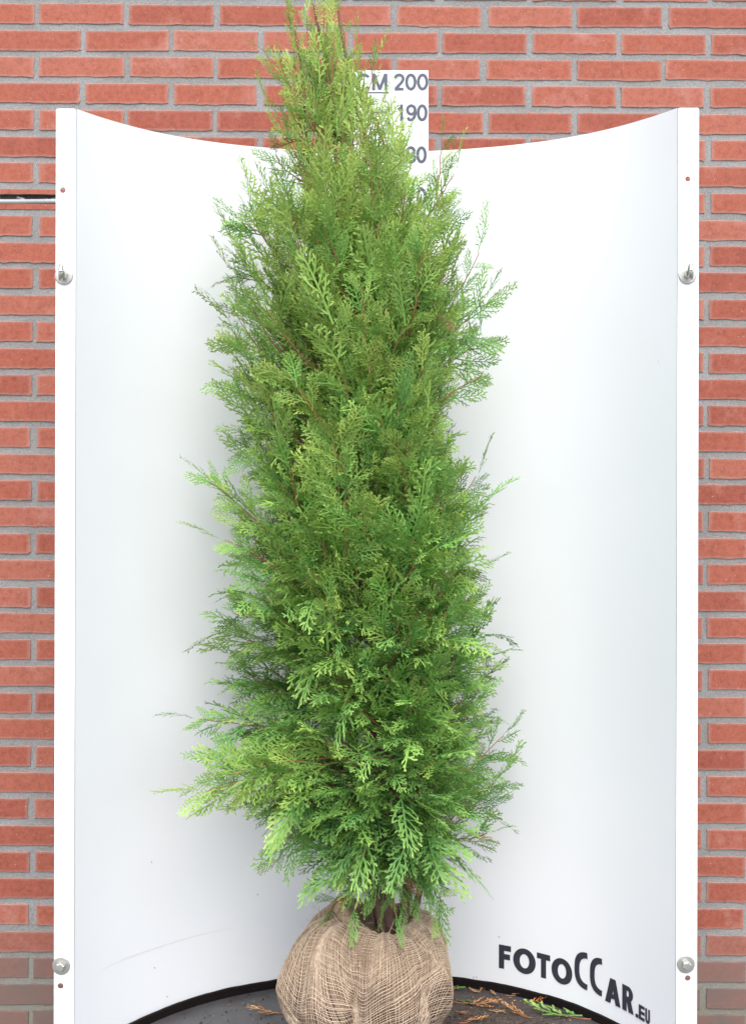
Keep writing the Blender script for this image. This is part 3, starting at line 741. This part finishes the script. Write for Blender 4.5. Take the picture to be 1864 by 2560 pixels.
        rise = np.interp(hfrac, [0, .15, .5, 1], [.03, .14, .26, .24]) * rng.uniform(.7, 1.25) * (.5 + .6 * rad)
        z0 = max(soil_z + .02 + .10 * rng.random(), zt - rise)
        st = stems[int(rng.integers(len(stems)))] if rng.random() < .6 else main
        k = int(np.argmin(abs(st[:, 2] - z0))); P0 = st[k]
        tone = np.clip(np.interp(hfrac, [0, .25, .6, 1], [.24, .42, .62, .92]) + rng.normal(0, .10), 0, 1)
        ln = np.linalg.norm(tip - P0); n = int(np.clip(ln / .020, 6, 15))
        if hfrac > .80:
            if rng.random() < .45: continue
            n = max(4, int(n * .45))
        droop = np.interp(hfrac, [0, .3, .55, 1], [-.03, -.02, .0, .02]) * rng.uniform(.3, 1.5)
        branch(P0, tip, np.interp(hfrac, [0, .4, 1], [.01, -.03, -.05]), np.interp(hfrac, [0, 1], [.0032, .0018]), n, slen, droop, tone, .32, 1.0, np.interp(hfrac, [0, .4, 1], [-.04, .08, .34]), np.interp(hfrac, [0, .35, .7, 1], [-.20, -.28, -.12, 0]))
    # the shoots that stick out of the outline
    for (x0, y0, x1, y1, dy, tone, n, L, sag) in (
        (600, 1180, 425, 1020, -.06, .55, 11, .085, -.01), (620, 1260, 455, 1155, -.04, .6, 9, .085, -.01), (640, 1620, 385, 1545, -.05, .2, 11, .085, -.03),
        (690, 1700, 385, 1748, -.19, .72, 15, .12, -.015), (700, 1715, 450, 1738, -.17, .62, 12, .12, -.015), (690, 1690, 420, 1722, -.18, .66, 10, .10, -.01), (640, 1700, 455, 1640, -.08, .35, 10, .10, -.02), (690, 1800, 575, 1885, -.06, .25, 7, .08, -.05),
        (560, 1000, 500, 955, .02, .35, 6, .08, 0), (960, 1180, 1085, 1015, -.02, .35, 9, .085, 0), (960, 1200, 1085, 1090, -.04, .3, 9, .09, 0),
        (950, 760, 1085, 530, -.02, .35, 9, .085, .01), (960, 760, 1120, 640, -.03, .35, 11, .10, .01), (980, 800, 1105, 720, .0, .3, 9, .09, 0),
        (1000, 880, 1105, 805, -.04, .45, 7, .075, 0), (955, 470, 1025, 365, .02, .4, 7, .07, .01), (965, 500, 1030, 445, .04, .35, 7, .075, .0), (970, 400, 983, 290, .0, .5, 5, .05, .01),
        (960, 1350, 1070, 1225, 0, .4, 8, .08, 0), (960, 1420, 1070, 1290, -.03, .4, 9, .09, 0), (1000, 1640, 1085, 1480, .02, .3, 9, .085, 0),
        (1020, 1760, 1140, 1585, .02, .3, 11, .085, 0), (1020, 1800, 1130, 1700, .0, .3, 9, .085, 0), (1000, 1850, 1110, 1740, .0, .3, 9, .08, 0), (1010, 1850, 1125, 1838, -.06, .35, 8, .08, 0),
        (560, 1360, 470, 1335, .0, .3, 7, .08, -.01), (560, 620, 495, 610, .02, .35, 6, .08, 0), (570, 520, 500, 465, .0, .35, 7, .085, 0), (640, 200, 565, 88, .02, .6, 6, .05, 0),
        (690, 200, 640, 40, .0, .85, 6, .06, .01), (740, 220, 690, 25, -.02, .85, 7, .06, .01), (770, 200, 750, 20, .0, .85, 6, .05, .01), (760, 260, 790, 90, .0, .8, 7, .06, .01),
        (790, 260, 850, 115, .01, .7, 8, .075, .0), (800, 330, 870, 170, .0, .65, 8, .075, .0), (700, 300, 610, 170, .0, .7, 7, .065, 0), (690, 330, 610, 240, .0, .7, 7, .07, 0),
        (680, 400, 575, 320, .0, .6, 7, .075, 0), (860, 440, 905, 300, -.02, .6, 8, .075, 0), (850, 300, 835, 210, -.03, .7, 6, .06, 0), (720, 220, 700, 90, -.04, .8, 6, .06, .0),
        (740, 2000, 690, 2030, -.05, .3, 4, .06, -.04), (960, 1960, 1015, 1985, -.08, .45, 5, .07, -.04), (880, 1960, 870, 2010, -.12, .4, 5, .06, -.04), (800, 1930, 770, 1990, -.13, .3, 6, .07, -.04), (850, 1880, 852, 2005, -.09, .35, 7, .075, -.02), (900, 1890, 925, 1995, -.07, .3, 7, .075, -.02), (890, 1900, 895, 2020, -.06, .2, 7, .07, -.02), (820, 1890, 815, 1985, -.08, .3, 6, .07, -.02), (940, 1900, 965, 1985, -.05, .4, 6, .07, -.02)):
        q1 = atd(x1, y1, TD + dy); q0 = atd(x0, y0, TD + dy * .5); q0 = q0 + (q0 - q1) * .30; q0.y = TD + dy * .3
        branch(q0, q1 + (q0 - q1).normalized() * L * .55, .0, .002, n, L, sag, tone, .12, .85, .03, -.05, rng.normal(1.15, .35))
    # long bare-stalked whips standing in front of the upper crown
    for (x0, y0, x1, y1, dy) in ((830, 700, 745, 330, -.17), (790, 760, 735, 560, -.2), (700, 640, 640, 470, -.17), (860, 600, 835, 400, -.15), (640, 800, 560, 700, -.16),
                                 (700, 820, 590, 690, -.19), (820, 900, 800, 640, -.21), (900, 760, 935, 560, -.16), (760, 420, 700, 250, -.08), (770, 1160, 740, 1000, -.2), (890, 1130, 900, 990, -.19)):
        branch(atd(x0, y0, TD + dy * .5), atd(x1, y1, TD + dy), 0, .0020, 8, .10, .01, .62, .5, .8, .15)
    V, F, A = place_sprays(items)
    me = np_mesh('crown', V, F, {'tone': A})
    print('sprays', len(items), 'quads', len(F), 'branch quads', sum(len(f) for f in BR.F))
    link('crown', me, M_leaf, root, None)
    dead = []
    for k in range(22):
        y = 1930 - abs(rng.normal(0, 150)) if k < 12 else rng.uniform(300, 1700); z = zrow(y); a = rng.uniform(-2.9, -.2); e = .35 + .45 * rng.random()
        o = np.array([axis_x(z) + math.cos(a) * env(z, math.cos(a)) * e, TD + math.sin(a) * .2 * e, z]); X = np.array([math.cos(a), math.sin(a) * .7, rng.normal(-.3, .3)])
        dead.append((int(rng.integers(len(TEMPL))), o, X, rng.normal(0, 1, 3), rng.uniform(.03, .07), -.2, .3, rng.random(), .4))
    dead.append((3, np.array(atd(1030, 1846, TD - .03)), np.array([1.0, -.1, -.05]), np.array([0, -.5, 1.0]), .055, -.2, .2, .95, .8))
    V, F, A = place_sprays(dead); link('dead_sprays', np_mesh('dead_sprays', V, F, {'tone': A}), leaf_mat('dead_scale_leaves', [(0, (.16, .075, .04)), (.6, (.24, .12, .06)), (1, (.42, .27, .16))], (.28, .16, .08), .1), root, None)
    ST.build('trunk', M_bark, root, True)
    BR.build('branches', M_twig, root, True)

    # ---------------- root ball in burlap
    bc = atd(810, 2160, TD)
    prof = np.array([.955, 1.0]) * np.array([(.004, 0), (.085, 0), (.125, .012), (.155, .045), (.171, .09), (.176, .13), (.174, .165), (.168, .198), (.152, .226), (.126, .244), (.100, .250), (.078, .250), (.060, .240), (.038, .222), (.002, .214)])
    sarc = np.concatenate([[0], np.cumsum(np.hypot(*np.diff(prof, axis=0).T))]); sarc /= sarc[-1]
    rf_ = np.random.default_rng(5)
    FOLDS = [(rf_.uniform(0, 6.28), rf_.normal(0, .9), rf_.choice([-.005, .004, .003, -.004]), rf_.uniform(.05, .13)) for _ in range(8)] + [(-1.75, .5, -.010, .05), (-1.62, .5, .006, .06), (-.45, -1.4, .007, .07), (-.75, -1.2, -.007, .06)]
    def ball(th, v, off=0.0):
        """azimuth, profile position 0..1 -> point on the wrapped ball"""
        r = np.interp(v, sarc, prof[:, 0]); z = np.interp(v, sarc, prof[:, 1])
        lump = .007 * np.sin(2 * th + 9 * z) * np.sin(11 * z + 1) + .004 * np.sin(5 * th - 21 * z + 1) + .005 * np.sin(2 * th + .7) + .005 * np.sin(3 * th + 2 + z * 14) + .003 * np.sin(7 * th + z * 30)
        topw = np.clip((z - .15) / .1, 0, 1)
        left = np.clip(-np.cos(th), 0, 1); right = np.clip(np.cos(th), 0, 1)
        wr = (.0035 * np.sin(17 * th + 3 * np.sin(2 * th)) + .0025 * np.sin(29 * th + z * 40)) * topw
        fold = 0
        for th0, kk, am, sg in FOLDS:
            d_ = (th - th0 - kk * (v - .5) + math.pi) % (2 * math.pi) - math.pi
            fold = fold + am * np.exp(-(d_ / sg) ** 2)
        lump = lump + fold * np.clip((z - .02) / .08, 0, 1)
        r = r - .040 * left ** 1.5 * np.clip((z - .115) / .12, 0, 1) * np.clip(r / .1, 0, 1) - .018 * np.clip((.07 - z) / .07, 0, 1) * np.clip(r / .1, 0, 1)
        r2 = np.maximum(0, r + (lump + wr) * np.clip(r / .1, 0, 1) + off * np.clip(r / .03, 0, 1))
        z2 = z + topw * (.016 * left - .004 * right + .006 * np.sin(3 * th + 1.2)) + .5 * wr + off * .4 * topw
        return np.stack([bc.x + .004 + r2 * np.cos(th) * 1.0 + .03 * np.clip((v - .72) / .28, 0, 1), TD + r2 * np.sin(th) * .96, ZF + z2], -1)
    nt_, nv = 180, 90
    T2, V2 = np.meshgrid(np.linspace(0, 2 * math.pi, nt_ + 1), np.linspace(0, 1, nv), indexing='ij')
    mb = MB(); G = ball(T2, V2) + rng.normal(0, .0006, T2.shape + (3,)); G[-1] = G[0]; mb.grid(G)
    m, n, l, b = mat('soil_and_jute')
    tc = n.new('ShaderNodeTexCoord')
    t1 = N(n, 'ShaderNodeTexNoise', Scale=16.0, Detail=6.0, Roughness=.65); l.new(tc.outputs['Object'], t1.inputs['Vector'])
    t2 = N(n, 'ShaderNodeTexNoise', Scale=300.0, Detail=4.0); l.new(tc.outputs['Object'], t2.inputs['Vector'])
    rs = ramp(n, [(.3, (.045, .028, .021)), (.7, (.13, .082, .060))]); l.new(t2.outputs['Fac'], rs.inputs[0])
    rj = ramp(n, [(.3, (.20, .135, .088)), (.7, (.36, .255, .17))]); l.new(t2.outputs['Fac'], rj.inputs[0])
    sx = n.new('ShaderNodeSeparateXYZ'); l.new(tc.outputs['Object'], sx.inputs[0])
    hz = N(n, 'ShaderNodeMapRange'); hz.inputs[1].default_value = .04; hz.inputs[2].default_value = .22; l.new(sx.outputs[2], hz.inputs[0])
    f = math_(n, l, 'ADD', math_(n, l, 'MULTIPLY', hz.outputs[0], .55), t1.outputs['Fac'])
    rf = ramp(n, [(.58, (0, 0, 0)), (.92, (1, 1, 1))]); l.new(f, rf.inputs[0])
    l.new(mixc(n, l, rf.outputs[0], rs.outputs[0], rj.outputs[0]), b.inputs['Base Color']); b.inputs['Roughness'].default_value = .95; b.inputs['Specular IOR Level'].default_value = .1
    bp = N(n, 'ShaderNodeBump', Strength=.9, Distance=.003); l.new(t2.outputs['Fac'], bp.inputs['Height']); l.new(bp.outputs[0], b.inputs['Normal'])
    rb = mb.build('root_ball', m, root, True)
    # the net of jute threads, sagging in swags
    TH = MB(); cols = []
    def warp(th, v):
        a = th + .10 * np.sin(3 * th + 5 * v) + .05 * np.sin(7 * th - 9 * v) + .75 * (v - .5) * np.sin(th + .9)
        w = v + .045 * np.sin(2.0 * th + 2.2) * np.sin(np.pi * v) * 1.0 + .022 * np.sin(4 * th + 1) * np.sin(v * 9) + .018 * np.sin(5 * th + 2.0 + v * 6) + .01 * np.sin(11 * th + v * 4)
        return a, np.clip(w, 0, .97)
    for k in range(236):
        v = np.linspace(.10, .90 + .05 * rng.random(), 60); th = np.full_like(v, k * 2 * math.pi / 236 + rng.normal(0, .005)) + noise1(v * 9, k, .010)
        a, w = warp(th, v); TH.tube(ball(a, w, .0018 + .0008 * rng.random()), rng.uniform(.0005, .00082), 4, False); 
    for k in range(90):
        v0 = .10 + .80 * (k + .35 * rng.normal()) / 90
        th = np.linspace(0, 2 * math.pi, 240); v = v0 + noise1(th * 2, 500 + k, .004)
        a, w = warp(th, v); TH.tube(ball(a, w, .0024 + .0008 * rng.random()), rng.uniform(.0005, .00082), 4, False)
    # loose ends round the collar and on the right shoulder
    for k in range(150):
        th = rng.uniform(0, 2 * math.pi) if k % 2 else rng.normal(.1, .5); v = rng.uniform(.66, .88)
        p0 = ball(np.array(th), np.array(v), .002); d = rng.normal(0, 1, 3); d[2] = abs(d[2]); d /= np.linalg.norm(d); Ln = rng.uniform(.012, .035)
        t = np.linspace(0, 1, 6)[:, None]; c = rng.normal(0, .4, 3)
        TH.tube(p0 + Ln * (d * t + c * t * t * .6), .0005, 3, False)
    mj, n, l, b = mat('jute_thread')
    tc = n.new('ShaderNodeTexCoord'); sx = n.new('ShaderNodeSeparateXYZ'); l.new(tc.outputs['Object'], sx.inputs[0])
    t1 = N(n, 'ShaderNodeTexNoise', Scale=17.0, Detail=7.0, Roughness=.7); l.new(tc.outputs['Object'], t1.inputs['Vector'])
    t2 = N(n, 'ShaderNodeTexNoise', Scale=120.0, Detail=3.0); l.new(tc.outputs['Object'], t2.inputs['Vector'])
    rj = ramp(n, [(.3, (.40, .29, .20)), (.7, (.60, .47, .345))]); l.new(t2.outputs['Fac'], rj.inputs[0])
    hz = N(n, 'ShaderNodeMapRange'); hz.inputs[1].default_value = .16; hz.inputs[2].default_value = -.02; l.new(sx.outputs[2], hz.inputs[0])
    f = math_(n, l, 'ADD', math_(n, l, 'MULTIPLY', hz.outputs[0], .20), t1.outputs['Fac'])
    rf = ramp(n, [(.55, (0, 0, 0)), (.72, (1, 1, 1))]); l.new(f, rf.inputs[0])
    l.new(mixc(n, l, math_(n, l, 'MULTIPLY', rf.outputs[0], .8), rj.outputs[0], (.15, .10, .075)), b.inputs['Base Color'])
    b.inputs['Roughness'].default_value = .9; b.inputs['Specular IOR Level'].default_value = .1
    TH.build('burlap_net', mj, rb, False)
    # the bunched fold of cloth on the left of the neck
    mb = MB()
    for k in range(7):
        th = np.linspace(2.3 + .1 * k, 4.2 - .12 * k, 40)
        r = .074 - .006 * k + noise1(th * 6, 60 + k, .006); z = .262 + .007 * math.sin(k * 1.3) + .012 * np.sin((th - 2.3) / 1.9 * math.pi) + noise1(th * 9, 80 + k, .004)
        P = np.stack([bc.x + .016 + r * np.cos(th), TD + r * np.sin(th), ZF + z], 1)
        mb.tube(P, (.010 + .003 * rng.random()) * np.sin(np.linspace(.15, math.pi - .15, 40)) ** .5 + noise1(th * 12, 90 + k, .002), 8)
    mb.build('burlap_fold', plain('burlap_cloth', (.34, .235, .15), .95, noise=.45, nscale=70, bump=1.0, bscale=420, spec=.1), rb, True)
    return root
conifer()

# ------------------------------------------------------------------ what has fallen on the tray
def floor_pt(px, py):
    D = FPX * (CZ - ZF) / (py - HY); return at(px, py, D)
def sprig(name, label, cat, px, py, ln_px, ang, tone, tip=None, material=None, ti=0, group=None, stalk=True, lift=.35):
    q = floor_pt(px, py); L = ln_px / FPX * q.y
    V, F, T, J = SPRIG[ti]; L *= 1.25
    V = V.copy() * L; V[:, 0] -= L * .5; V[:, 2] = V[:, 2] + .004 + lift * (V[:, 0] + L * .5) ** 2 / L * .35 + lift * np.abs(V[:, 1]) * .5
    c, s = math.cos(ang), math.sin(ang)
    P = np.stack([c * V[:, 0] - s * V[:, 1], s * V[:, 0] + c * V[:, 1], np.maximum(V[:, 2], .0015)], 1)
    A = np.stack([np.clip(tone + (J - .5) * .5, 0, 1), T ** 2 if tip is None else np.full_like(T, tip), np.clip(.5 + (J - .5) * .6, 0, 1)], 1)
    root = empty(name, q); tag(root, label, cat, group)
    P += np.array(q); me = np_mesh('scale_leaf_spray', P, F, {'tone': A}); link('scale_leaf_spray', me, material or M_dry, root)
    if stalk:
        mb = MB(); t = np.linspace(-.75, .1, 8); P = np.stack([q.x + c * t * L + .01 * L * np.sin(t * 9), q.y + s * t * L, q.z + .003 + .002 * np.cos(t * 6)], 1)
        mb.tube(P, np.linspace(.0014, .0009, 8), 5); mb.build('stalk', M_twig, root, True)
G1 = 'dried sprigs fallen on the black tray'
sprig('dried_sprig', 'orange-brown dried sprig lying left of the burlap root ball', 'sprig', 655, 2533, 62, R(176), .75, .3, None, 0, G1)
sprig('dried_sprig', 'small tan sprig against the rim right beside the root ball', 'sprig', 1139, 2453, 26, R(25), .9, None, None, 1, G1, False)
sprig('dried_sprig', 'rust sprig touching the right edge of the burlap', 'sprig', 1118, 2481, 34, R(15), .55, None, None, 2, G1, False)
sprig('green_sprig', 'thin green sprig lying over the rust one beside the burlap', 'sprig', 1138, 2474, 42, R(-12), .25, None, M_leaf, 3, None, False)
sprig('dried_sprig', 'short tan sprig below the letter F, nearer the root ball of the two', 'sprig', 1185, 2482, 26, R(150), .8, None, None, 4, G1, False)
sprig('dried_sprig', 'forked orange sprig with upturned tips just left of the letter F', 'sprig', 1207, 2472, 30, R(60), .7, None, None, 5, G1, True, .9)
sprig('dried_sprig', 'flat brown sprig close to the rim under the letter F', 'sprig', 1246, 2470, 42, R(18), .35, None, None, 6, G1, True)
sprig('dried_sprig', 'tiny curled tan sprig between the rim sprig and the long stalk', 'sprig', 1232, 2487, 20, R(120), .95, None, None, 7, G1, False)
sprig('dried_sprig', 'bushy rust sprig with a dark stalk under the first letter O', 'sprig', 1306, 2489, 46, R(8), .6, None, None, 8, G1, True, .8)
sprig('dried_sprig', 'half green half bright orange sprig below the letter T', 'sprig', 1340, 2510, 42, R(5), .45, .6, leaf_mat('turning_leaves', [(0, (.30, .30, .06)), (.5, (.50, .17, .05)), (1, (.55, .15, .05))], (.60, .19, .06), .2), 9, G1, False, .8)
sprig('green_sprig', 'large fresh green sprig lying at the front edge below the lettering', 'sprig', 1384, 2541, 112, R(168), .35, None, M_leaf, 10, None, True, .5)
sprig('dried_sprig', 'long rust sprig with many tips across the soil right of the root ball', 'sprig', 1205, 2515, 78, R(-14), .5, None, None, 11, G1, True)
sprig('green_sprig', 'small bluish green sprig at the left end of the long rust sprig', 'sprig', 1164, 2508, 32, R(-30), .05, 0, M_leaf, 0, None, False)
sprig('dried_sprig', 'triangular fan of brown twigs left of the large green sprig', 'sprig', 1284, 2536, 52, R(150), .4, None, None, 1, G1, True, .9)
sprig('dried_sprig', 'rust sprig standing on the dark soil near the front of the root ball', 'sprig', 1158, 2540, 30, R(-50), .6, None, None, 2, G1, True, .8)
sprig('dried_sprig', 'orange sprig cut by the bottom edge on the soil', 'sprig', 1190, 2553, 48, R(20), .65, None, None, 3, G1, True)
sprig('dried_sprig', 'slim tan sprig between the long rust sprig and the brown fan', 'sprig', 1243, 2533, 36, R(-18), .9, None, None, 4, G1, False)
# soil crumbs and loose scales
mb = MB()
for k in range(2600):
    u = rng.random()
    if u < .72: x, y = rng.normal(.20, .055), rng.normal(2.56, .085)
    else: x, y = rng.uniform(-.42, .48), rng.uniform(2.3, 2.85)
    if y > float(curve_y(x)) - .015: continue
    r = abs(rng.normal(0, .0013)) + .0005
    ph = rng.random() * 3; a = np.arange(5) * 2 * math.pi / 5 + ph
    ringv = np.stack([x + r * np.cos(a) * rng.uniform(.7, 1.2, 5), y + r * np.sin(a), np.full(5, ZF - .0003)], 1)
    mid = np.stack([x + r * .7 * np.cos(a + .3), y + r * .7 * np.sin(a + .3), np.full(5, ZF + r * .8)], 1)
    mb.add(np.vstack([ringv, mid]), [(i, (i + 1) % 5, 5 + (i + 1) % 5, 5 + i) for i in range(5)] + [(5, 6, 7, 8), (5, 8, 9, 9)])
tag(mb.build('soil_crumbs', plain('dark_soil', (.035, .024, .019), .95, noise=.5, nscale=90)), 'dark soil crumbs scattered on the tray around the root ball', 'soil', None, 'stuff')
mb = MB()
for k in range(260):
    if k < 60: x, y = rng.uniform(.12, .42), rng.uniform(2.4, 2.85)
    else: x, y = rng.uniform(-.4, .42), rng.uniform(2.35, 2.85)
    if y > float(curve_y(x)) - .02: continue
    a = rng.random() * 6.28; l_ = rng.uniform(.0015, .005); w_ = rng.uniform(.0006, .0014); c, s = math.cos(a), math.sin(a)
    z = ZF + .0015
    mb.add([(x - c * l_, y - s * l_, z), (x + s * w_, y - c * w_, z + .001), (x + c * l_, y + s * l_, z + .0005), (x - s * w_, y + c * w_, z + .001)], [(0, 1, 2, 3)])
A = np.zeros((mb.n, 3)); A[:, 0] = np.repeat(rng.random(mb.n // 4), 4); A[:, 2] = .7
M_bits = leaf_mat('loose_scales', [(0, (.10, .26, .06)), (.35, (.22, .34, .08)), (.55, (.42, .17, .06)), (1, (.50, .33, .18))], (.3, .3, .1), .1)
tag(mb.build('leaf_litter', M_bits, attr={'tone': A}), 'tiny green and brown leaf scales littering the tray', 'litter', None, 'stuff')
